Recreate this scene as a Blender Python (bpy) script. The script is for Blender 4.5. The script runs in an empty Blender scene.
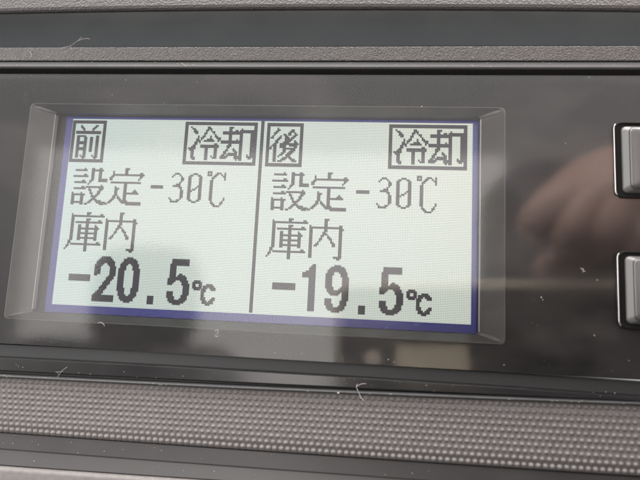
import bpy, bmesh, math, random
from mathutils import Vector, Matrix
random.seed(7)
S = bpy.context.scene
COL = S.collection

# ------------------------------------------------------------------ frame
# Everything is laid out in millimetres on the panel: x right, y up, h out of the
# panel towards the viewer.  W() turns that into world metres (panel upright, facing -Y).
BASE = 1.0
def W(x, y, h=0.0):
    return Vector((x / 1000.0, -h / 1000.0, BASE + y / 1000.0))

# ------------------------------------------------------------------ camera
cam_d = bpy.data.cameras.new('camera')
cam = bpy.data.objects.new('camera', cam_d)
COL.objects.link(cam)
S.camera = cam
cam_d.sensor_width = 36.0
cam_d.lens = 541.5 / 640 * 36
cam_d.clip_start = 0.005
cam_d.clip_end = 50
def cv(v): return Vector((v[0], v[2], -v[1]))
ax_r = cv((0.99408824, -0.04827296, 0.09725373))
ax_d = cv((0.03420966, 0.98936086, 0.14140292))
ax_f = cv((-0.10304497, -0.13723996, 0.98516340))
CAM_POS = W(27.03, -22.19, 121.08)
rot = Matrix((ax_r, -ax_d, -ax_f)).transposed()
CAM_M = Matrix.Translation(CAM_POS) @ rot.to_4x4()
cam.matrix_world = CAM_M
cam_d.dof.use_dof = True
cam_d.dof.focus_distance = 0.1235
cam_d.dof.aperture_fstop = 11.5

# ------------------------------------------------------------------ world and lamps
world = bpy.data.worlds.new('World')
S.world = world
world.use_nodes = True
nt = world.node_tree
bg = nt.nodes['Background']
bg.inputs['Color'].default_value = (1.0, 0.955, 0.945, 1)
bg.inputs['Strength'].default_value = 1.0
# the cab interior behind the viewer: pale roof lining above, dark floor below
wt = nt.nodes.new('ShaderNodeTexCoord'); ws = nt.nodes.new('ShaderNodeSeparateXYZ')
wr = nt.nodes.new('ShaderNodeValToRGB'); wm = nt.nodes.new('ShaderNodeMapRange')
wm.inputs['From Min'].default_value = -0.35; wm.inputs['From Max'].default_value = 0.65
nt.links.new(wt.outputs['Generated'], ws.inputs[0]); nt.links.new(ws.outputs['Z'], wm.inputs['Value'])
nt.links.new(wm.outputs['Result'], wr.inputs[0])
wr.color_ramp.elements[0].color = (0.62, 0.59, 0.58, 1); wr.color_ramp.elements[1].color = (2.55, 2.46, 2.45, 1)
nt.links.new(wr.outputs[0], bg.inputs['Color'])

def area(name, loc, target, sx, sy, radiance, color):
    d = bpy.data.lights.new(name, 'AREA')
    d.shape = 'RECTANGLE'
    d.size, d.size_y = sx, sy
    d.energy = radiance * math.pi * sx * sy
    d.color = color
    o = bpy.data.objects.new(name, d)
    COL.objects.link(o)
    o.location = loc
    o.rotation_euler = (Vector(target) - Vector(loc)).to_track_quat('-Z', 'Y').to_euler()
    return o
# daylight through the cab's rear window, mirrored in the glossy cover
area('rear_window_light', W(-270, 60, 1200), W(-270, 60, 0), 1.20, 0.64, 4.3, (1.0, 0.95, 0.92))
# daylight through the windscreen above the dashboard
area('windscreen_light', W(60, 560, -50), W(60, 0, 130), 1.2, 0.4, 34.0, (1.0, 0.96, 0.92))

# added fill lamp on the left, brightening left-facing edges
area('left_fill_light', W(-750, 120, 70), W(0, 0, 20), 0.5, 0.45, 10.0, (1.0, 0.97, 0.95))

S.view_settings.view_transform = 'Standard'
S.view_settings.look = 'None'
S.view_settings.exposure = 0.0
S.view_settings.gamma = 1.0
S.render.engine = 'CYCLES'
S.cycles.use_denoising = True
S.cycles.transparent_max_bounces = 16
S.cycles.max_bounces = 8

# ------------------------------------------------------------------ materials
def newmat(name):
    m = bpy.data.materials.new(name)
    m.use_nodes = True
    return m, m.node_tree, m.node_tree.nodes['Principled BSDF']

def pmat(name, col, rough=0.5, metal=0.0, spec=0.5, var=0.0, vscale=300.0,
         bump=0.0, bscale=2000.0, bdist=0.0001, detail=3.0):
    m, t, p = newmat(name)
    p.inputs['Base Color'].default_value = (*col, 1)
    p.inputs['Roughness'].default_value = rough
    p.inputs['Metallic'].default_value = metal
    p.inputs['Specular IOR Level'].default_value = spec
    tc = t.nodes.new('ShaderNodeTexCoord')
    if var > 0:
        n = t.nodes.new('ShaderNodeTexNoise'); n.inputs['Scale'].default_value = vscale
        n.inputs['Detail'].default_value = 6
        t.links.new(tc.outputs['Object'], n.inputs['Vector'])
        mx = t.nodes.new('ShaderNodeMix'); mx.data_type = 'RGBA'
        mx.inputs['A'].default_value = (*[c * (1 - var) for c in col], 1)
        mx.inputs['B'].default_value = (*[min(1, c * (1 + var)) for c in col], 1)
        t.links.new(n.outputs['Fac'], mx.inputs['Factor'])
        t.links.new(mx.outputs['Result'], p.inputs['Base Color'])
        mr = t.nodes.new('ShaderNodeMapRange')
        mr.inputs['To Min'].default_value = max(0.02, rough * 0.8)
        mr.inputs['To Max'].default_value = min(1, rough * 1.25)
        t.links.new(n.outputs['Fac'], mr.inputs['Value'])
        t.links.new(mr.outputs['Result'], p.inputs['Roughness'])
    if bump > 0:
        b = t.nodes.new('ShaderNodeTexNoise'); b.inputs['Scale'].default_value = bscale
        b.inputs['Detail'].default_value = detail
        t.links.new(tc.outputs['Object'], b.inputs['Vector'])
        bn = t.nodes.new('ShaderNodeBump'); bn.inputs['Strength'].default_value = bump
        bn.inputs['Distance'].default_value = bdist
        t.links.new(b.outputs['Fac'], bn.inputs['Height'])
        t.links.new(bn.outputs['Normal'], p.inputs['Normal'])
    return m

def grain_mat(name, col, scale, rough, depth, var=0.25):
    """pebbled soft-touch plastic"""
    m, t, p = newmat(name)
    p.inputs['Roughness'].default_value = rough
    tc = t.nodes.new('ShaderNodeTexCoord')
    v = t.nodes.new('ShaderNodeTexVoronoi'); v.inputs['Scale'].default_value = scale
    v.feature = 'SMOOTH_F1'
    n = t.nodes.new('ShaderNodeTexNoise'); n.inputs['Scale'].default_value = scale * 0.8
    n.inputs['Detail'].default_value = 4
    t.links.new(tc.outputs['Object'], v.inputs['Vector'])
    t.links.new(tc.outputs['Object'], n.inputs['Vector'])
    a = t.nodes.new('ShaderNodeMath'); a.operation = 'SUBTRACT'
    t.links.new(n.outputs['Fac'], a.inputs[0]); t.links.new(v.outputs['Distance'], a.inputs[1])
    bn = t.nodes.new('ShaderNodeBump'); bn.inputs['Strength'].default_value = 1.0
    bn.inputs['Distance'].default_value = depth
    t.links.new(a.outputs[0], bn.inputs['Height'])
    t.links.new(bn.outputs['Normal'], p.inputs['Normal'])
    mx = t.nodes.new('ShaderNodeMix'); mx.data_type = 'RGBA'
    mx.inputs['A'].default_value = (*[c * (1 - var) for c in col], 1)
    mx.inputs['B'].default_value = (*[c * (1 + var) for c in col], 1)
    n2 = t.nodes.new('ShaderNodeTexNoise'); n2.inputs['Scale'].default_value = scale * 0.5
    n2.inputs['Detail'].default_value = 8
    t.links.new(tc.outputs['Object'], n2.inputs['Vector'])
    t.links.new(n2.outputs['Fac'], mx.inputs['Factor'])
    t.links.new(mx.outputs['Result'], p.inputs['Base Color'])
    return m

M = {}
M['hood'] = grain_mat('dash_hood_plastic', (0.040, 0.037, 0.036), 2600, 0.6, 0.00014)
M['grain'] = grain_mat('dash_grained_plastic', (0.060, 0.055, 0.053), 3000, 0.5, 0.0003, 0.5)
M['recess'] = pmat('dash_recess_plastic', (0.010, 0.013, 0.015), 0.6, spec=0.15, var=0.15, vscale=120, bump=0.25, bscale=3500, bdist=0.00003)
M['smooth'] = pmat('dash_smooth_plastic', (0.050, 0.050, 0.051), 0.45, var=0.25, vscale=200, bump=0.2, bscale=900, bdist=0.00003)
M['gap'] = pmat('dash_gap_black', (0.032, 0.034, 0.035), 0.6)
M['gloss'] = pmat('dash_gloss_trim', (0.020, 0.020, 0.020), 0.16, var=0.2, vscale=150)
M['knurl'] = pmat('dash_knurled_plastic', (0.108, 0.100, 0.097), 0.55, spec=0.35, var=0.35, vscale=900)
M['lower'] = pmat('dash_lower_plastic', (0.040, 0.038, 0.038), 0.42, var=0.25, vscale=90, bump=0.2, bscale=700, bdist=0.00004)
M['panelblack'] = pmat('panel_black', (0.012, 0.012, 0.012), 0.35, spec=0.2, var=0.2, vscale=80)
M['bezel'] = pmat('bezel_grey', (0.078, 0.075, 0.072), 0.40, spec=0.5, var=0.22, vscale=260, bump=0.15, bscale=1500, bdist=0.00003)
M['corner_highlight'] = pmat('bezel_corner_highlight_grey', (0.17, 0.16, 0.155), 0.35)
M['lip_highlight'] = pmat('bezel_lip_highlight', (0.55, 0.50, 0.48), 0.3)
M['floor'] = pmat('bezel_floor', (0.03, 0.03, 0.028), 0.6)
M['blue'] = pmat('lcd_border_blue', (0.020, 0.026, 0.210), 0.25, var=0.15, vscale=60)
M['chrome'] = pmat('button_rim_chrome', (0.50, 0.47, 0.46), 0.32, metal=1.0)
M['rimdark'] = pmat('button_rim_dark', (0.006, 0.006, 0.006), 0.6, spec=0.1)
M['well'] = pmat('button_well', (0.006, 0.006, 0.006), 0.6, spec=0.1)
M['cap'] = pmat('button_cap', (0.042, 0.038, 0.040), 0.34, var=0.15, vscale=300)
M['capedge_lit'] = pmat('button_cap_edge_lit', (0.075, 0.073, 0.070), 0.35, var=0.1, vscale=300)
M['icon'] = pmat('button_icon', (0.30, 0.27, 0.62), 0.4)
M['lint'] = pmat('lint', (0.42, 0.38, 0.36), 0.8)
M['dust'] = pmat('dust', (0.36, 0.34, 0.32), 0.9)
M['skin'] = pmat('skin', (0.50, 0.32, 0.27), 0.5, var=0.3, vscale=40)
M['sleeve'] = pmat('sleeve', (0.05, 0.05, 0.055), 0.9)
M['nail'] = pmat('fingernail', (0.75, 0.48, 0.40), 0.25)
M['phone_back'] = pmat('phone_back', (0.02, 0.02, 0.024), 0.15)
M['gold'] = pmat('phone_frame_gold', (0.95, 0.82, 0.64), 0.5, metal=0.0)
M['lensglass'] = pmat('phone_lens_glass', (0.01, 0.01, 0.02), 0.05)
M['lensring'] = pmat('phone_lens_ring', (0.35, 0.36, 0.42), 0.3, metal=0.7)
M['flash'] = pmat('phone_flash', (0.95, 0.80, 0.70), 0.4)
M['beige'] = pmat('phone_beige_sticker', (0.90, 0.78, 0.58), 0.6)
M['seat'] = pmat('seat_cloth', (0.02, 0.02, 0.024), 0.9, var=0.3, vscale=60)

# clear cover: a real slab, Fresnel mirror on the viewer's side
m = bpy.data.materials.new('cover_clear'); m.use_nodes = True; M['cover'] = m
t = m.node_tree; t.nodes.clear()
out = t.nodes.new('ShaderNodeOutputMaterial'); mix = t.nodes.new('ShaderNodeMixShader')
tr = t.nodes.new('ShaderNodeBsdfTransparent'); tr.inputs[0].default_value = (0.96, 0.96, 0.96, 1)
gl = t.nodes.new('ShaderNodeBsdfGlossy'); gl.inputs['Roughness'].default_value = 0.075
fr = t.nodes.new('ShaderNodeFresnel'); fr.inputs['IOR'].default_value = 1.50
tc = t.nodes.new('ShaderNodeTexCoord')
nz = t.nodes.new('ShaderNodeTexNoise'); nz.inputs['Scale'].default_value = 18; nz.inputs['Detail'].default_value = 2
bp = t.nodes.new('ShaderNodeBump'); bp.inputs['Strength'].default_value = 0.12; bp.inputs['Distance'].default_value = 0.0004
t.links.new(tc.outputs['Object'], nz.inputs['Vector']); t.links.new(nz.outputs['Fac'], bp.inputs['Height'])
t.links.new(bp.outputs['Normal'], gl.inputs['Normal'])
t.links.new(fr.outputs[0], mix.inputs[0]); t.links.new(tr.outputs[0], mix.inputs[1]); t.links.new(gl.outputs[0], mix.inputs[2])
# faint smeared dust film, thickened to paint in veiling haze
df = t.nodes.new('ShaderNodeBsdfDiffuse'); df.inputs['Color'].default_value = (0.55, 0.50, 0.47, 1)
n2 = t.nodes.new('ShaderNodeTexNoise'); n2.inputs['Scale'].default_value = 45; n2.inputs['Detail'].default_value = 7
mp = t.nodes.new('ShaderNodeMapping'); mp.inputs['Scale'].default_value = (1.0, 1.0, 1.8); mp.inputs['Rotation'].default_value = (0, 0.6, 0)
t.links.new(tc.outputs['Object'], mp.inputs['Vector']); t.links.new(mp.outputs['Vector'], n2.inputs['Vector'])
mr = t.nodes.new('ShaderNodeMapRange'); mr.inputs['From Min'].default_value = 0.45; mr.inputs['From Max'].default_value = 0.72
mr.inputs['To Min'].default_value = 0.005; mr.inputs['To Max'].default_value = 0.042
t.links.new(n2.outputs['Fac'], mr.inputs['Value'])
mix2 = t.nodes.new('ShaderNodeMixShader')
t.links.new(mr.outputs['Result'], mix2.inputs[0]); t.links.new(mix.outputs[0], mix2.inputs[1]); t.links.new(df.outputs[0], mix2.inputs[2])
t.links.new(mix2.outputs[0], out.inputs[0])
m = bpy.data.materials.new('cover_inner'); m.use_nodes = True; M['cover_in'] = m
t = m.node_tree; t.nodes.clear()
out = t.nodes.new('ShaderNodeOutputMaterial'); tr = t.nodes.new('ShaderNodeBsdfTransparent')
tr.inputs[0].default_value = (0.97, 0.97, 0.97, 1); t.links.new(tr.outputs[0], out.inputs[0])

# LCD field: backlit, with the dot grid
DOT = 96.0 / 256.0        # mm per dot
LH = 45.293               # mm, lit field height
m, t, p = newmat('lcd_backlight'); M['lcd'] = m
p.inputs['Base Color'].default_value = (0.10, 0.11, 0.10, 1)
p.inputs['Roughness'].default_value = 0.4
tc = t.nodes.new('ShaderNodeTexCoord')
sx = t.nodes.new('ShaderNodeSeparateXYZ'); t.links.new(tc.outputs['Object'], sx.inputs[0])
def mnode(op, a, b=None, c=None):
    n = t.nodes.new('ShaderNodeMath'); n.operation = op
    for i, v in enumerate((a, b, c)):
        if v is None: continue
        if isinstance(v, (int, float)): n.inputs[i].default_value = v
        else: t.links.new(v, n.inputs[i])
    return n.outputs[0]
dx = mnode('FRACT', mnode('DIVIDE', mnode('ADD', sx.outputs['X'], 1.0 + 0.048), DOT / 1000))
dz = mnode('FRACT', mnode('DIVIDE', mnode('SUBTRACT', 1.0 + LH / 2000, sx.outputs['Z']), DOT / 1000))
lx = mnode('LESS_THAN', dx, 0.30); lz = mnode('LESS_THAN', dz, 0.30)
g = mnode('MAXIMUM', mnode('MULTIPLY', lx, 0.75), lz)
ng = t.nodes.new('ShaderNodeTexNoise'); ng.inputs['Scale'].default_value = 22; ng.inputs['Detail'].default_value = 1
t.links.new(tc.outputs['Object'], ng.inputs['Vector'])
cm = t.nodes.new('ShaderNodeMix'); cm.data_type = 'RGBA'
cm.inputs['A'].default_value = (0.465, 0.555, 0.555, 1); cm.inputs['B'].default_value = (0.565, 0.585, 0.52, 1)
# the backlight's tint drifts from bluish (left) to yellowish (right)
tint = mnode('ADD', mnode('MULTIPLY', mnode('ADD', sx.outputs['X'], 0.05), 9.0), mnode('MULTIPLY', mnode('SUBTRACT', ng.outputs['Fac'], 0.5), 0.9))
tint_n = t.nodes.new('ShaderNodeClamp'); t.links.new(tint, tint_n.inputs[0])
t.links.new(tint_n.outputs[0], cm.inputs['Factor'])
dk = t.nodes.new('ShaderNodeMix'); dk.data_type = 'RGBA'; dk.blend_type = 'MULTIPLY'
dk.inputs['B'].default_value = (0.50, 0.54, 0.50, 1)
t.links.new(g, dk.inputs['Factor']); t.links.new(cm.outputs['Result'], dk.inputs['A'])
t.links.new(dk.outputs['Result'], p.inputs['Emission Color'])
bc = t.nodes.new('ShaderNodeMix'); bc.data_type = 'RGBA'
bc.inputs['A'].default_value = (0.16, 0.18, 0.16, 1); bc.inputs['B'].default_value = (0.03, 0.035, 0.03, 1)
t.links.new(g, bc.inputs['Factor']); t.links.new(bc.outputs['Result'], p.inputs['Base Color'])
p.inputs['Emission Strength'].default_value = 1.13
M['ink'] = pmat('lcd_dot_dark', (0.015, 0.015, 0.022), 0.5)
M['ink'].node_tree.nodes['Principled BSDF'].inputs['Emission Color'].default_value = (0.4, 0.42, 0.45, 1)
M['ink'].node_tree.nodes['Principled BSDF'].inputs['Emission Strength'].default_value = 0.022

# ------------------------------------------------------------------ mesh helpers
def link(name, bm, mat, parent=None, smooth=False, origin=None):
    me = bpy.data.meshes.new(name)
    bmesh.ops.recalc_face_normals(bm, faces=bm.faces)
    if smooth:
        for f in bm.faces: f.smooth = True
    bm.to_mesh(me); bm.free()
    mats = mat if isinstance(mat, (list, tuple)) else [mat]
    for q in mats: me.materials.append(q)
    o = bpy.data.objects.new(name, me)
    COL.objects.link(o)
    if parent is not None: o.parent = parent
    return o
def empty(name, loc=(0, 0, 0)):
    o = bpy.data.objects.new(name, None); COL.objects.link(o)
    o.empty_display_size = 0.02
    return o
def tag(o, label=None, cat=None, group=None, kind=None):
    if label: o['label'] = label
    if cat: o['category'] = cat
    if group: o['group'] = group
    if kind: o['kind'] = kind
    return o
def box(bm, x0, x1, y0, y1, h0, h1):
    v = [bm.verts.new(W(x, y, h)) for h in (h0, h1) for y in (y0, y1) for x in (x0, x1)]
    for f in ((0, 1, 3, 2), (4, 6, 7, 5), (0, 4, 5, 1), (2, 3, 7, 6), (0, 2, 6, 4), (1, 5, 7, 3)):
        bm.faces.new([v[i] for i in f])
def rrect(x0, x1, y0, y1, r, n=6):
    pts = []
    for cx, cy, a0 in ((x1 - r, y1 - r, 0), (x0 + r, y1 - r, 90), (x0 + r, y0 + r, 180), (x1 - r, y0 + r, 270)):
        for k in range(n + 1):
            a = math.radians(a0 + 90 * k / n)
            pts.append((cx + r * math.cos(a), cy + r * math.sin(a)))
    return pts
def loft(bm, rings, closed_first=False, closed_last=False):
    """rings: list of lists of world vectors with equal count"""
    vs = [[bm.verts.new(p) for p in r] for r in rings]
    n = len(vs[0])
    for a, b in zip(vs, vs[1:]):
        for i in range(n):
            bm.faces.new((a[i], a[(i + 1) % n], b[(i + 1) % n], b[i]))
    if closed_first: bm.faces.new(vs[0])
    if closed_last: bm.faces.new(vs[-1])
    return vs
def bevel(o, w, seg=2, angle=35):
    b = o.modifiers.new('bevel', 'BEVEL'); b.width = w / 1000; b.segments = seg
    b.limit_method = 'ANGLE'; b.angle_limit = math.radians(angle)
def tube(bm, pts, r, n=6):
    rings = []
    for i, p in enumerate(pts):
        a = pts[max(0, i - 1)]; b = pts[min(len(pts) - 1, i + 1)]
        d = (b - a).normalized()
        u = d.cross(Vector((0.3, 1, 0.2))).normalized(); w = d.cross(u)
        rr = r * (0.6 if i in (0, len(pts) - 1) else 1)
        rings.append([p + (u * math.cos(2 * math.pi * k / n) + w * math.sin(2 * math.pi * k / n)) * rr for k in range(n)])
    loft(bm, rings, True, True)

# ------------------------------------------------------------------ dashboard
dash = tag(empty('dashboard'), 'grey plastic dashboard with grained and knurled trim strips framing the black panel', 'dashboard')
X0, X1 = -125.0, 165.0
XS = [X0 + (X1 - X0) * i / 72 for i in range(73)]
def curve3(l, m_, r):
    """y(x) through x=-55, 16, 80"""
    def f(x):
        a, b, c = -55.0, 16.0, 80.0
        return (l * (x - b) * (x - c) / ((a - b) * (a - c)) + m_ * (x - a) * (x - c) / ((b - a) * (b - c))
                + r * (x - a) * (x - b) / ((c - a) * (c - b)))
    return f
def band(name, prof, mat, back=-4.0, smooth=False, bev=0.12, parent=dash):
    """prof: list of (curve, h) from top to bottom; extruded along x with a closed back"""
    bm = bmesh.new(); cols = []
    for x in XS:
        ring = [W(x, c(x), h) for c, h in prof]
        ring.append(W(x, prof[-1][0](x), back)); ring.append(W(x, prof[0][0](x), back))
        cols.append(ring)
    loft(bm, cols, True, True)
    o = link(name, bm, mat, parent, smooth)
    if bev: bevel(o, bev, 3)
    return o
C = lambda v: curve3(v, v, v)
off = lambda c, d: (lambda x: c(x) + d)
hood_lip = curve3(46.4, 46.5, 45.4)
band('hood', [(C(96), 7.2), (C(70), 7.6), (off(hood_lip, 3.0), 8.0), (off(hood_lip, 0.8), 8.2), (off(hood_lip, 0.25), 8.0), (hood_lip, 7.6)], M['hood'], back=6.8, bev=0)
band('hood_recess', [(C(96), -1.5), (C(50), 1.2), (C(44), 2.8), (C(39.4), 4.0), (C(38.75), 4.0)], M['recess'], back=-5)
band('grained_trim', [(C(38.7), 5.1), (C(35.25), 5.2)], M['grain'], bev=0.2)
band('smooth_trim', [(C(35.15), 4.7), (C(34.9), 5.0), (C(33.6), 5.5), (C(33.25), 5.1)], M['smooth'], bev=0.15)
band('panel_gap', [(C(33.2), 2.2), (C(31.75), 2.2)], M['gap'], bev=0)
pb = curve3(-32.3, -32.0, -32.6)
b2 = curve3(-34.9, -34.6, -35.0); b3 = curve3(-38.0, -37.1, -36.1); mt = curve3(-39.5, -38.4, -36.9)
band('lower_gap', [(pb, 3.2), (off(b2, .03), 3.2)], M['gap'], bev=0)
band('gloss_trim', [(b2, 4.8), (off(b2, -0.25), 5.1), (off(b3, .3), 5.1), (b3, 4.7)], M['gloss'], bev=0.1)
band('trim_groove', [(off(b3, -.02), 3.2), (off(mt, .95), 3.2)], M['gap'], bev=0)
band('trim_ridge', [(off(mt, .93), 4.6), (off(mt, .6), 5.3), (off(mt, .35), 5.3), (off(mt, .0), 4.5)], M['smooth'], bev=0.12)
mb = curve3(-50.7, -50.4, -49.9)
# knurled strip: base plus rows of small raised studs, one mesh
bm = bmesh.new(); cols = []
HK = lambda u: 4.4 + 1.2 * u              # height across the strip, u 0 (top) .. 1 (bottom)
for x in XS:
    a, b = mt(x) - .02, mb(x)
    ring = [W(x, a + (b - a) * u, HK(u)) for u in (0, .25, .5, .75, 1)] + [W(x, b, -4), W(x, a, -4)]
    cols.append(ring)
loft(bm, cols, True, True)
rows = 10
for i in range(-30, 170):
    xa = i * 1.33 - 30
    if not -85 < xa < 125: continue
    for j in range(rows):
        u = (j + 0.55) / rows
        s = 0.30 + 0.30 * max(-0.3, min(1.2, (xa + 55) / 135))
        x = xa + (j - 2) * s
        a, b = mt(x), mb(x)
        y = a + (b - a) * u
        rx, ry, rh = 0.68, 0.64, 0.42
        k = 1 + random.uniform(-.05, .05)
        rings = []
        for e in (1.0, .82, .62, .42, .2):
            rings.append([W(x + rx * k * e * math.cos(q * math.pi / 5), y + ry * e * math.sin(q * math.pi / 5), HK(u) - .03 + rh * k * .5 * (1 + math.cos(math.pi * e))) for q in range(10)])
        loft(bm, rings, False, True)
o = link('knurled_trim', bm, M['knurl'], dash, True)
lb = curve3(-57.8, -56.9, -55.5)
band('lower_trim', [(off(mb, -.02), 4.2), (off(mb, -.5), 4.9), (off(mb, -3.6), 5.1), (off(mb, -3.9), 4.9), (off(lb, .2), 5.4), (lb, 5.2)], M['lower'], bev=0.15)
band('lower_ledge', [(off(lb, -.03), 6.3), (off(lb, -.5), 6.8), (off(lb, -12), 9.0), (off(lb, -40), 10)], M['knurl'], bev=0.25)

# ------------------------------------------------------------------ controller
unit = tag(empty('temperature_controller'), 'black glossy refrigerator controller with a backlit two-column temperature display and push buttons', 'controller')
PX0, PX1 = -104.0, 132.0
# faceplate with the display opening: outer ring, opening ring, then down behind
OX0, OX1, OY0, OY1 = -56.3, 54.2, -26.4, 24.7
IX0, IX1, IY0, IY1 = -51.3, 49.3, -24.55, 23.35
PT, PB = 31.6, -31.9
bm = bmesh.new()
outer = rrect(PX0, PX1, PB, PT, 0.5); inner = rrect(OX0, OX1, OY0, OY1, 0.9)
def ring(pts, h): return [W(x, y, h) for x, y in pts]
loft(bm, [ring(outer, -3), ring(outer, 4.9), ring(inner, 4.9), ring(inner, -3)])
link('faceplate', bm, M['panelblack'], unit)
# cover slab
bm = bmesh.new(); f_before = 0
co = rrect(PX0 + .2, PX1 - .2, PB + .1, PT - .1, 0.5)
vs = loft(bm, [ring(co, 5.0), ring(co, 5.95)], True, True)
bm.faces.ensure_lookup_table()
for f in bm.faces: f.material_index = 1
bm.faces[-1].material_index = 0
o = link('clear_cover', bm, [M['cover'], M['cover_in']], unit)
# bezel: sloped frame
bm = bmesh.new()
o_t = rrect(OX0 + .02, OX1 - .02, OY0 + .02, OY1 - .02, 0.88); o_2 = rrect(OX0 + .25, OX1 - .25, OY0 + .25, OY1 - .25, 1.5)
i_t = rrect(IX0, IX1, IY0, IY1, 0.15); i_s = rrect(IX0 - .12, IX1 + .12, IY0 - .12, IY1 + .12, 0.7)
loft(bm, [ring(o_t, 2.0), ring(o_t, 4.85), ring(o_2, 4.85), ring(i_s, 2.1), ring(i_s, -1.4)])
bez = link('display_bezel', bm, M['bezel'], unit)
bevel(bez, 0.22, 3, 20)
for cx_, cy_, dx_, dy_ in ((OX0 + .8, OY1 - .7, IX0 + .1, IY1 - .1), (OX1 - .8, OY1 - .7, IX1 - .1, IY1 - .1), (OX1 - .8, OY0 + .7, IX1 - .1, IY0 + .1), (OX0 + .8, OY0 + .7, IX0 + .1, IY0 + .1)):  # paler bars down the diagonals: corner highlights put into the colour
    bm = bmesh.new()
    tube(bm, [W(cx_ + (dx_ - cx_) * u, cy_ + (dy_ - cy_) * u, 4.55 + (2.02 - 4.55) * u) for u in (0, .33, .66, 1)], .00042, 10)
    link('bezel_corner_highlight', bm, M['corner_highlight'], unit, True)
for lx_ in (IX0 - .1, IX1 + .02):  # pale strips on the two sides only, painting the lip's highlight
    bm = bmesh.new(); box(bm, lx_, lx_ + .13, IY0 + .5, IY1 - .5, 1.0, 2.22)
    link('bezel_edge_highlight', bm, M['lip_highlight'], unit)
bm = bmesh.new(); box(bm, IX0 - .1, IX1 + .1, IY0 - .1, IY1 + .1, -1.4, -0.35)
link('bezel_floor', bm, M['floor'], unit)

# LCD module: blue border glass + lit field
bm = bmesh.new(); box(bm, -49.65, 49.25, -24.5, 23.3, -0.35, 0.0)
lcd = link('display_screen', bm, M['blue'], unit)
bm = bmesh.new(); box(bm, -48.0, 48.0, -LH / 2, LH / 2, 0.0, 0.03)
# object origin at world zero; grid shader uses object Z about BASE=1
fld = link('lit_field', bm, M['lcd'], lcd)

# ------------------------------------------------------------------ dot-matrix writing
def runs(txt):
    out = []
    for line in txt.strip().split('\n'):
        r, _, rest = line.partition(':')
        for q in rest.replace(' ', '').split(','):
            if not q: continue
            a, _, b = q.partition('~')
            out.append((int(r), int(a), int(b or a)))
    return out
def art(txt):
    out = []
    for r, line in enumerate(txt.strip('\n').split('\n')):
        c = 0
        while c < len(line):
            if line[c] == '#':
                s = c
                while c < len(line) and line[c] == '#': c += 1
                out.append((r, s, c - 1))
            else: c += 1
    return out
def glyph(name, rr, u, v, label=None):
    bm = bmesh.new()
    for r, a, b in rr:
        x0 = -48 + (u + a - .06) * DOT; x1 = -48 + (u + b + 1 + .06) * DOT
        y1 = LH / 2 - (v + r - .12) * DOT; y0 = LH / 2 - (v + r + 1.12) * DOT
        box(bm, x0, x1, y0, y1, 0.032, 0.07 + .003 * (r % 2) + .001 * (a % 3))
    o = link(name, bm, M['ink'], lcd)
    if label: o['label'] = label
    return o

SETU = runs('''0:7,12~13,17~18
1:1~8,12~19
2:12~13,17~18
3:12~13,17~18
4:7~8,12~13,17~18
5:0~9,12~13,17~18
6:12~13,17~18
7:12~13,17~22
8:6~7,11~12,17~22
9:1~8,11
10:10
11:19
12:6~7,9~20
13:1~8,11,18~20
14:11~12,18~19
15:12,17~18
16:0,6,12~13,17~18
17:0~8,13,16~17
18:0~1,6~7,13~16
19:0~1,6~7,14~15
20:0~1,6~7,13~16
21:0~1,6~7,12~13,16~19
22:0~7,11~12,17~22
23:0~1,6~7,9~10,19~21''')
TEI = runs('''0:10~12
1:10~11
2:2,10~11
3:2,10~11,20~21
4:2~22
5:1~2,20~21
6:0~1,20
7:0~1,19
9:1~20
10:10~11
11:10~11
12:4,10~11
13:4~6,10~11
14:4~5,10~11,17
15:4~5,10~11,16~18
16:4~5,10~19
17:4~5,10~11
18:3~4,6,10~11
19:3~4,6~7,10~11
20:2~3,7~8,10~11
21:1~2,8~12
22:0~1,9~21
23:-2~-1,12~21''')
KO = runs('''0:13~15
1:3,13~14,22~23
2:3~24
3:3~4
4:3~4,13~15
5:3~4,13~14,21~22
6:3~4,6~23
7:3~4,13~14
8:3~4,8~9,13~14,19
9:3~4,8~9,13~14,19~20
10:3~4,8~21
11:3~4,8~9,13~14,19~20
12:3~4,8~9,13~14,19~20
13:3~4,8~20
14:3~4,8~9,13~14,19~20
15:3~4,8~9,13~14,19~20
16:3~4,8~20
17:3~4,8~9,13~14,19~20
18:2~3,13~14
19:2~3,13~14,21~22
20:2,4~23
21:1~2,13~14
22:1,13~14
23:0,13~14
24:13~14''')
NAI = runs('''0:10~12
1:10~11
2:10~11
3:10~11
4:1,10~11,19~20
5:1~20
6:1~2,10~11,19~21
7:1~2,10~11,19~20
8:1~2,9~10,19~20
9:1~2,9~11,19~20
10:1~2,8~9,12,19~20
11:1~2,8,12~13,19~20
12:1~2,7~8,13~14,19~20
13:1~2,7,14,19~20
14:1~2,6,14~15,19~20
15:1~2,5~6,15~16,19~20
16:1~2,4~5,15~16,19~20
17:1~2,19~20
18:1~2,19~20
19:1~2,19~20
20:1~2,19~20
21:1~2,19~20
22:1~2,19~20
23:1~2,16~20
24:18~19''')
MINUS = runs('0:0~7\n1:0~7')
THREE = runs('''0:3~5
1:2,6
2:1,7
3:7~8
4:7~8
5:7
6:6
7:4~6
8:2~6
9:6~7
10:7
11:7~8
12:7~8
13:7~8
14:7~8
15:7~8
16:0,7
17:1,5~6
18:1~5''')
ZERO = runs('0:3~5\n1:1~2,6~7\n' + '\n'.join('%d:0~1,7~8%s' % (r, {8: ',6', 9: ',5', 10: ',3~4', 11: ',2'}.get(r, '')) for r in range(2, 17)) + '\n17:1~2,6~7\n18:3~5')
DEG = runs('0:0~2\n1:0,2\n2:0~2')
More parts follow.
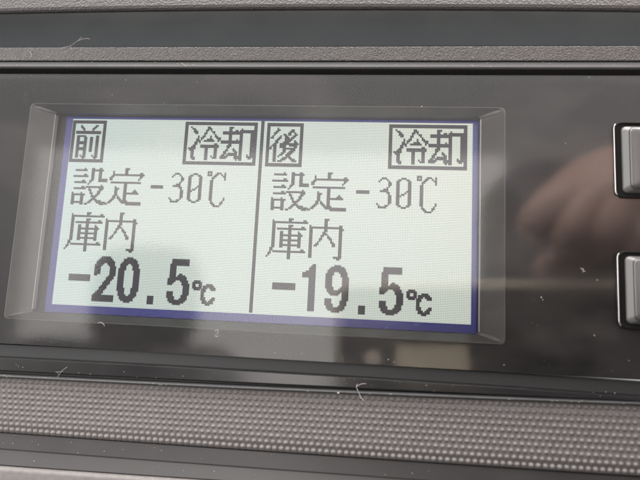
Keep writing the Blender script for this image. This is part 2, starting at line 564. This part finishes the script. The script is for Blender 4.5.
CEE = runs('''0:4~6,9
1:3~4,7,9
2:2~3,8~9
3:1~2,9
4:1,9
''' + '\n'.join('%d:0~1' % r for r in range(5, 16)) + '''
16:0~1,9
17:0~1,9
18:1,8
19:1~2,7~8
20:2~3,7
21:3~6''')
HIYA = runs('''0:1,12~13
1:2~3,12~14
2:3~4,11~12,14
3:3~5,11,15~16
4:4~5,10~11,16
5:10,17
6:6,9~10,14,17~18
7:6,8~9,14,18~20
8:5~6,8,12~15,19~20
9:5~6,7,10~16,19
10:4~5,7
11:4~5,17~18
12:3~4,8~19
13:2~4,8~19
14:0~4,11~12,17~18
15:1~3,11~12,17~18
16:2~3,11~12,17~18
17:2~3,11~12,17~18
18:2~3,11~12,17~18
19:2~3,11~12,15,17~18
20:2~4,11~12,16~18
21:3~4,11~12''')
KYAKU = runs('''0:5~7
1:5~6,13
2:5~6,9~10,12~20
3:1~11,12~20
4:1~11,12~13,19~20
5:5~6,12~13,19~20
6:5~6,12~13,19~20
7:5~6,12~13,19~20
8:5~6,10,12~13,19~20
9:0~11,12~13,19~20
10:0~13,19~20
11:5~6,12~13,19~20
12:4~6,12~13,19~20
13:4~5,12~13,19~20
14:4,8,12~13,19~20
15:3~4,8~9,12~13,19~20
16:2~3,9~10,12~13,19~20
17:2~3,5~10,12~13,19~20
18:1~2,4~10,12~13,17,19~20
19:0~4,9~11,12~13,17~20
20:0~3,9~11,12~13,18~19
21:10,12~13''')
USHIRO = runs('''0:4
1:4~5,13~14
2:3~4,12~14
3:2~3,11~12,15
4:2,8~9,11~12,15~16
5:1,6,9~10,14~15
6:0~1,5~6,9~11,13~14
7:4~5,9~13
8:3~4,9~12,15
9:3~4,8~11,15~16
10:2~3,6~17
11:1~3,6~9,12~16
12:0,2~3,6~9,15~16
13:-1~0,2~3,8~15
14:2~3,8~9,13~15
15:2~3,8~9,12~14
16:2~3,7~8,11~13
17:2~3,6~7,10~12
18:2~3,5,10~12
19:2~3,8~10,12~13
20:2~3,7~9,13~15
21:2~3,5~7,14~16''')
MAE = runs('''0:3,13~14
1:3~4,12~13
2:4~5,11~12
3:5,11
4:0~16
5:0~16
7:1~6,14~15
8:1~2,6~7,10~11,14~15
9:1~2,6~7,10~11,14~15
10:1~2,6~7,10~11,14~15
11:1~7,10~11,14~15
12:1~7,10~11,14~15
13:1~2,6~7,10~11,14~15
14:1~2,6~7,10~11,14~15
15:1~7,10~11,14~15
16:1~7,10~11,14~15
17:1~2,6~7,10~11,14~15
18:1~2,6~7,14~15
19:1~2,6~7,14~15
20:1~2,4,6~7,12,14~15
21:1~2,5~7,13~15
22:6,14''')
BIG = {
'2': art('''
....######....
...########...
..##########..
.############.
.#####..#####.
#####....####.
####......####
####......####
####......####
####......####
####......####
##........####
.........####.
........#####.
........####..
.......####...
......#####...
......####....
.....####.....
....#####.....
....####......
...####.......
..#####.......
.#####........
##############
##############
##############
##############'''),
'0': art('''
.....####.....
...########...
...#########..
..##########..
.#####..#####.
.####....####.
.####....####.
#####....#####
####......####
####......####
####......####
####......####
####......####
####......####
####......####
####......####
####......####
####......####
####......####
#####....#####
#####....#####
.####....####.
.####....####.
.#####..#####.
..##########..
..#########...
...########...
.....####.....'''),
'5': art('''
..###########.
..###########.
..###########.
.############.
.####.........
.####.........
.####.........
.####.........
.####.........
.####..##.....
.####.#####...
.###########..
############..
#####...#####.
####.....####.
###......#####
..........####
..........####
..........####
..........####
####......####
####......####
####.....####.
#####....####.
.####...#####.
.###########..
..#########...
....#####.....'''),
'1': art('''
......##
.....###
....####
....####
..######
########
########
########
....####
....####
....####
....####
....####
....####
....####
....####
....####
....####
....####
....####
....####
....####
....####
....####
....####
....####
....####
....####'''),
'9': art('''
.....####.....
...########...
..##########..
.###########..
.####...#####.
#####....####.
####.....####.
####......####
####......####
####......####
####......####
####......####
####......####
#####....#####
.####...######
.#############
..#######.####
...#####..####
..........####
..........####
####......####
####.....####.
####.....####.
#####....####.
.####...####..
.###########..
..#########...
....#####.....'''),
}
SDEG = art('.####.\n######\n##..##\n##..##\n######\n.####.')
SCEE = art('''
...####..
.#######.
.###.####
###...###
###......
##.......
##.......
##.......
###....##
###...###
.###.###.
.#######.
...###...''')
def frame_runs(w, h, s=2):
    out = [(r, 0, w - 1) for r in list(range(s)) + list(range(h - s, h))]
    for r in range(s, h - s): out += [(r, 0, s - 1), (r, w - s, w - 1)]
    return out
def square(n, mrows): return [(r, 0, n - 1) for r in range(mrows)]

glyph('text_frame', frame_runs(23, 28), 0.3, 1.1)
glyph('kanji_character', MAE, 3.1, 4.2)
glyph('text_frame', frame_runs(47, 28), 76.3, 1.2)
glyph('kanji_character', HIYA, 79.1, 4.2)
glyph('kanji_character', KYAKU, 100.2, 4.2)
glyph('divider_line', [(r, 0, 1) for r in range(0, 120)], 125.6, 0.0)
glyph('text_frame', frame_runs(23, 28), 129.6, 1.4)
glyph('kanji_character', USHIRO, 132.1, 4.4)
glyph('text_frame', frame_runs(47, 28), 205.8, 1.4)
glyph('kanji_character', HIYA, 208.7, 4.4)
glyph('kanji_character', KYAKU, 229.8, 4.4)
for k, dx_ in enumerate((0.0, 130.0)):
    glyph('kanji_character', SETU, 4.8 + dx_, 32.9)
    glyph('kanji_character', TEI, 29.2 + dx_, 32.6)
    glyph('minus_sign', MINUS, 57.0 + dx_, 43.3)
    glyph('digit', THREE, 69.3 + dx_, 34.9)
    glyph('digit', ZERO, 81.1 + dx_, 34.9)
    glyph('degree_symbol', DEG, 93.3 + dx_, 33.5)
    glyph('letter', CEE, 95.2 + dx_, 34.2)
    glyph('kanji_character', KO, 3.6 + dx_, 61.9)
    glyph('kanji_character', NAI, 28.6 + dx_, 61.6)
    e = (0.0, 129.7)[k]
    glyph('minus_sign', square(14, 4), 9.1 + e, 101.5)
    if k == 0:
        glyph('digit', BIG['2'], 25.5, 89.7); glyph('digit', BIG['0'], 41.1, 89.7)
    else:
        glyph('digit', BIG['1'], 156.7, 89.5); glyph('digit', BIG['9'], 170.8, 89.6)
    glyph('decimal_point', square(4, 5), 61.2 + e, 112.9)
    glyph('digit', BIG['5'], 73.3 + e, 89.6)
    glyph('degree_symbol', SDEG, 89.2 + e, 102.2)
    glyph('letter', SCEE, 94.9 + e, 104.2)

# ------------------------------------------------------------------ push buttons (children of the unit)
def push_button(y0, y1, label, icon):
    x0, x1 = 75.9, 100.0
    bm = bmesh.new()
    a = rrect(x0, x1, y0, y1, 1.6); b = rrect(x0 + .32, x1 - .32, y0 + .32, y1 - .32, 1.4)
    c = rrect(x0 + .55, x1 - .55, y0 + .55, y1 - .55, 1.3)
    loft(bm, [ring(a, 5.0), ring(a, 6.15), ring(b, 6.3), ring(c, 6.15), ring(c, 5.0)])
    surround = link('button_surround', bm, M['rimdark'], unit, True)
    bm = bmesh.new()
    ang = [math.radians(q) for q in range(140, 181, 8)]
    arc = [(x0 + 1.55 + 1.55 * math.cos(q), y1 - 1.6 + 1.6 * math.sin(q)) for q in ang]
    arc += [(x0 + 1.55 + 1.55 * math.cos(-q), y0 + 1.6 - 1.6 * math.sin(q)) for q in reversed(ang)]
    tube(bm, [W(px + .02, py, 6.22) for px, py in arc], .00011, 8)
    link('button_rim_glint', bm, M['chrome'], surround, True)  # bright strip on the left only, added as the rim's glint
    surround['label'] = label
    bm = bmesh.new()
    d = rrect(x0 + .4, x1 - .4, y0 + .4, y1 - .4, 1.35)
    loft(bm, [ring(d, 5.0), ring(d, 5.97)], True, True)
    link('button_well', bm, M['well'], surround)
    # cap: steep side in a paler colour standing for reflected light, domed top
    bm = bmesh.new()
    e = rrect(x0 + 1.45, x1 - 1.45, y0 + 1.1, y1 - 1.1, 1.0); e2 = rrect(x0 + 1.6, x1 - 1.6, y0 + 1.25, y1 - 1.25, 1.0)
    e3 = rrect(x0 + 2.45, x1 - 2.45, y0 + 1.7, y1 - 1.7, 1.0)
    loft(bm, [ring(e, 5.9), ring(e, 6.2), ring(e2, 6.5), ring(e3, 7.35)], True, False)
    edge = link('button_edge_lit', bm, M['capedge_lit'], surround)
    bevel(edge, .15, 2, 20)
    bm = bmesh.new()
    rings = []
    for s, h in ((0, 7.0), (.02, 7.45), (.25, 7.75), (.7, 7.95), (1.6, 8.1), (3.5, 8.25), (5.2, 8.3)):
        rings.append(ring(rrect(x0 + 2.55 + s * 1.2, x1 - 2.55 - s * 1.2, y0 + 1.7 + s, y1 - 1.7 - s, max(.15, 1.0 - s * .15)), h))
    loft(bm, rings, False, True)
    link('button_cap', bm, M['cap'], surround, True)
    if icon:
        bm = bmesh.new()
        for px, py, w_, h_ in icon:
            loft(bm, [ring(rrect(px, px + w_, py, py + h_, .25), 8.0), ring(rrect(px, px + w_, py, py + h_, .25), 8.36)], False, True)
        link('button_mark', bm, M['icon'], surround)
push_button(4.7, 21.2, 'upper push button', None)
push_button(-22.0, -6.2, 'lower push button with a small violet mark', [(81.0, -14.2, 1.6, 4.2), (84.0, -13.2, 3.0, .8), (84.0, -11.2, 3.0, .8)])

# ------------------------------------------------------------------ dust and lint on the cover
GH = 5.96
bm = bmesh.new()
def speck(x, y, h, r):
    mat = Matrix.Translation(W(x, y, h)) @ Matrix.Rotation(random.uniform(0, 3.1), 4, 'Y') @ Matrix.Diagonal((r * random.uniform(.6, 1.6) / 1000, r * .35 / 1000, r / 1000, 1))
    bmesh.ops.create_icosphere(bm, subdivisions=1, radius=1, matrix=mat)
for k in range(230):
    x = random.uniform(-66, 84); y = random.choice((random.uniform(-31.5, 31), random.uniform(-31.5, 31), 31.2 - abs(random.gauss(0, 1.2)), -31.5 + abs(random.gauss(0, 1.5))))
    if 75 < x < 101 and (4 < y < 22 or -22.5 < y < -5.5): continue
    if -48 < x < 48 and -22 < y < 22 and random.random() < .75: continue
    speck(x, y, GH + .02, random.choice((.025, .03, .03, .04, .04, .05, .05, .10)))
for k in range(150):
    x = random.uniform(-66, 84)
    speck(x, random.choice((random.uniform(35.4, 38.4), random.uniform(33.5, 34.8))), 5.45, random.choice((.04, .06, .08)))
for k in range(150):
    x = random.uniform(-60, 84)
    speck(x, random.choice((b3(x) + random.uniform(.2, 2), mt(x) + random.uniform(.3, .7), mb(x) - random.uniform(.5, 6))), 5.35, random.choice((.04, .06, .09)))
for x, y, r in ((61, -16.4, .14), (61.3, -16.9, .10), (20.3, -38.0, .2), (-57.5, -50.9, .2), (36, 24.2, .12), (12.2, 24.0, .1), (72.0, -12.4, .12), (66.2, 16.3, .1)):
    speck(x, y, GH + .02 if abs(y) < 30 else 5.4, r)
dust = link('dust', bm, M['dust'])
tag(dust, 'fine pale dust specks scattered over the glossy panel and trim', 'dust', kind='stuff')

def smoothpts(pts, n=6):
    out = []
    P = [Vector(p) for p in pts]
    for i in range(len(P) - 1):
        p0, p1, p2, p3 = P[max(0, i - 1)], P[i], P[i + 1], P[min(len(P) - 1, i + 2)]
        for k in range(n):
            s = k / n
            out.append(.5 * ((2 * p1) + (-p0 + p2) * s + (2 * p0 - 5 * p1 + 4 * p2 - p3) * s * s + (-p0 + 3 * p1 - 3 * p2 + p3) * s ** 3))
    out.append(P[-1]); return out
def lint(paths, h, r, label):
    bm = bmesh.new()
    for p in paths:
        tube(bm, [W(q.x, q.y, h + .08 + (q.z if len(q) > 2 else 0)) for q in smoothpts([(a, b, random.uniform(0, .12)) for a, b in p])], r * .6 / 1000, 5)
    o = link('lint_fibre', bm, M['lint'])
    tag(o, label, 'lint fibre', 'lint fibres lying on the panel')
lint([[(-49.5, 38.5), (-47.6, 38.9), (-45.9, 40.2), (-43.9, 40.8), (-42.8, 40.6)], [(-47.6, 38.8), (-47.2, 38.0)], [(-45.9, 40.2), (-44.9, 41.2)]], 5.2, .055, 'long branching white hair at the dark recess above the left end of the display')
lint([[(-19.7, 34.6), (-18.9, 34.1), (-18.4, 33.7), (-18.1, 34.4)]], 5.3, .07, 'short V shaped white fibre on the smooth trim above the display')
lint([[(-6.8, -26.6), (-6.1, -26.4), (-5.9, -26.9), (-6.6, -27.5), (-6.2, -27.8), (-5.6, -27.5)]], GH, .06, 'tiny curled white fibre below the middle of the display')
lint([[(-33.2, -26.4), (-32.4, -26.1), (-31.7, -26.5), (-31.5, -26.9)]], GH, .07, 'small hooked white fibre under the left minus sign')
lint([[(24.2, -35.9), (24.0, -36.6), (24.6, -37.8), (25.0, -38.6), (25.6, -39.2)], [(24.0, -36.5), (25.0, -35.9), (26.0, -35.8)]], 5.2, .08, 'branching white lint on the glossy trim beneath the dark phone reflection')
lint([[(-41.5, -38.5), (-40.5, -37.0), (-39.4, -36.1)], [(-42.0, -37.4), (-40.2, -37.1)]], 5.3, .04, 'thin slanted hair over the glossy trim below the left side of the display')
lint([[(68.7, -10.0), (69.2, -10.5), (69.7, -10.8)], [(69.2, -10.5), (69.3, -10.1)], [(69.4, -10.7), (69.1, -10.9)]], GH, .07, 'star shaped lint scrap on the panel left of the gap between the buttons')
lint([[(-8.0, 36.4), (-7.2, 36.9), (-6.6, 36.5)]], 5.3, .05, 'very short fibre on the grained strip above the display centre')
lint([[(-58.0, 37.8), (-57.2, 36.6), (-57.6, 35.6)]], 5.3, .05, 'short fibre on the grained strip near the left edge')

# fine hairline scratches on the bezel's left side are real raised burrs on the cover
bm = bmesh.new()
for k in range(26):
    x = random.uniform(-58, -49); y = random.uniform(-30, 30)
    if -48 < x < 49 and abs(y) < 23: continue
    a = random.uniform(-.9, -.3) if random.random() < .6 else random.uniform(0, 3.1); L = random.uniform(.5, 2.2)
    tube(bm, [W(x, y, GH), W(x + L * .5 * math.cos(a), y + L * .5 * math.sin(a), GH + .003), W(x + L * math.cos(a + .05), y + L * math.sin(a + .05), GH)], .000008, 4)
tag(link('scratches', bm, M['dust'], unit), kind='stuff')

# ------------------------------------------------------------------ things behind the camera, mirrored in the cover
# phone, held square to the view; local frame = camera frame (x right, y up, z towards the holder), mm
def L(x, y, z): return CAM_M @ Vector((x / 1000, y / 1000, z / 1000))
def lring(pts, z): return [L(x, y, z) for x, y in pts]
phone = tag(empty('smartphone'), 'dark smartphone with a gold edge held level, mirrored at the lower right of the panel', 'phone')
PXa, PXb, PYa, PYb = -17.5, 131.0, -56.0, 16.0
bm = bmesh.new()
loft(bm, [lring(rrect(PXa + 1.4, PXb - 1.4, PYa + 1.4, PYb - 1.4, 7), 1.6), lring(rrect(PXa + 1.4, PXb - 1.4, PYa + 1.4, PYb - 1.4, 7), 8.6)], True, True)
link('phone_body', bm, M['phone_back'], phone)
bm = bmesh.new()
fo = rrect(PXa, PXb, PYa, PYb, 6); fi = rrect(PXa + 3.4, PXb - 3.4, PYa + 3.4, PYb - 3.4, 3.5)
loft(bm, [lring(fi, 0.9), lring(fo, 3.4), lring(fo, 7.8), lring(fi, 9.0)])
link('phone_frame', bm, M['gold'], phone)
def disc(cx, cy, r, z0, z1, mat, name, par):
    bm = bmesh.new(); p = [(cx + r * math.cos(q * math.pi / 16), cy + r * math.sin(q * math.pi / 16)) for q in range(32)]
    loft(bm, [lring(p, z0), lring(p, z1)], True, True)
    return link(name, bm, mat, par)
lr = disc(0, 0, 8, 1.0, 1.6, M['lensring'], 'lens_ring', phone); disc(0, 0, 6.8, 0.85, 0.99, M['lensglass'], 'lens_glass', lr)
disc(-.5, -16.5, 3.4, 1.0, 1.6, M['flash'], 'flash_lamp', phone)
bm = bmesh.new(); loft(bm, [lring(rrect(9, 38, -22.5, -11, 1), 1.3), lring(rrect(9, 38, -22.5, -11, 1), 1.62)], True, True)
link('phone_label', bm, M['beige'], phone)

# the hand that holds it: one skinned surface
def skin(name, chains, mat, parent=None, sub=2):
    me = bpy.data.meshes.new(name); vs = []; es = []; rs = []
    for ch in chains:
        st = None
        for i, it in enumerate(ch):
            if isinstance(it, int): st = it; prev = it; continue
            p, r = it; vs.append(L(p[0] - 7, p[1], p[2] + 4)); rs.append(r / 1000); idx = len(vs) - 1
            if i > 0: es.append((prev, idx))
            prev = idx
    me.from_pydata([tuple(v) for v in vs], es, [])
    o = bpy.data.objects.new(name, me); COL.objects.link(o)
    if parent: o.parent = parent
    sk = o.modifiers.new('skin', 'SKIN'); sk.use_smooth_shade = True
    for i, r in enumerate(rs): me.skin_vertices[0].data[i].radius = (r, r)
    me.skin_vertices[0].data[0].use_root = True
    sb = o.modifiers.new('subsurf', 'SUBSURF'); sb.levels = sub; sb.render_levels = sub
    me.materials.append(mat)
    return o
hand = skin('person', [
    [((113, 63, 22), 22), ((103, 57, 13), 19), ((94, 53, 6), 13)],                       # wrist, palm, knuckles
    [2, ((84, 50, -3), 9.5), ((76, 42, -7), 9), ((70, 31, -3), 8.2)],                    # index
    [1, ((96, 46, -6), 9.5), ((87, 35, -9), 9), ((82, 26, -3), 8)],                      # middle
    [1, ((107, 44, -5), 9.5), ((99, 33, -8), 9), ((94, 25, -2), 8)],                     # ring
    [0, ((118, 42, -2), 8.5), ((110, 30, -4), 8), ((105, 24, 0), 7.4)],                  # little
    [0, ((104, 40, 22), 10), ((90, 28, 20), 9), ((76, 21, 16), 8)],                      # thumb behind the phone
    [0, ((135, 75, 45), 25), ((180, 88, 110), 32), ((235, 60, 190), 40)],                # forearm
], M['skin'])
tag(hand, 'person holding the phone with curled fingers, mirrored blurred at the right of the panel', 'person')
slv = skin('sleeve', [[((138, 76, 52), 31), ((181, 88, 112), 40), ((235, 60, 192), 50)]], M['sleeve'], hand)

bm = bmesh.new(); rings_ = []
for h_, x0_, x1_, y1_ in ((195, 116, 300, 40), (215, 108, 330, 68), (260, 104, 350, 92), (320, 106, 350, 100), (380, 120, 340, 95)):
    rings_.append([W(x, y, h_ + 10 * math.sin(x * .05)) for x, y in rrect(x0_, x1_, -420, y1_, 40, 8)])
loft(bm, rings_, True, True)
link('jacket', bm, M['sleeve'], hand, True)

# seat back with headrest, the dark shape mirrored under the left reading
seat = tag(empty('cab_seat'), 'dark cloth cab seat back with headrest, mirrored under the left reading', 'seat')
def padded(name, x0, x1, y0, y1, h0, h1, r):
    bm = bmesh.new()
    loft(bm, [ring(rrect(x0 + r * .5, x1 - r * .5, y0 + r * .5, y1 - r * .5, r), h0), ring(rrect(x0, x1, y0, y1, r), h0 + r * .6),
              ring(rrect(x0, x1, y0, y1, r), h1 - r * .6), ring(rrect(x0 + r * .5, x1 - r * .5, y0 + r * .5, y1 - r * .5, r), h1)], True, True)
    return link(name, bm, M['seat'], seat, True)
padded('headrest', -525, -310, -108, 95, 870, 960, 62)
padded('backrest', -700, -215, -700, -92, 860, 980, 70)
for px in (-450, -370):
    bm = bmesh.new(); tube(bm, [W(px, -130, 920), W(px, -90, 920), W(px, -50, 920)], .007, 10); link('headrest_post', bm, M['chrome'], seat)
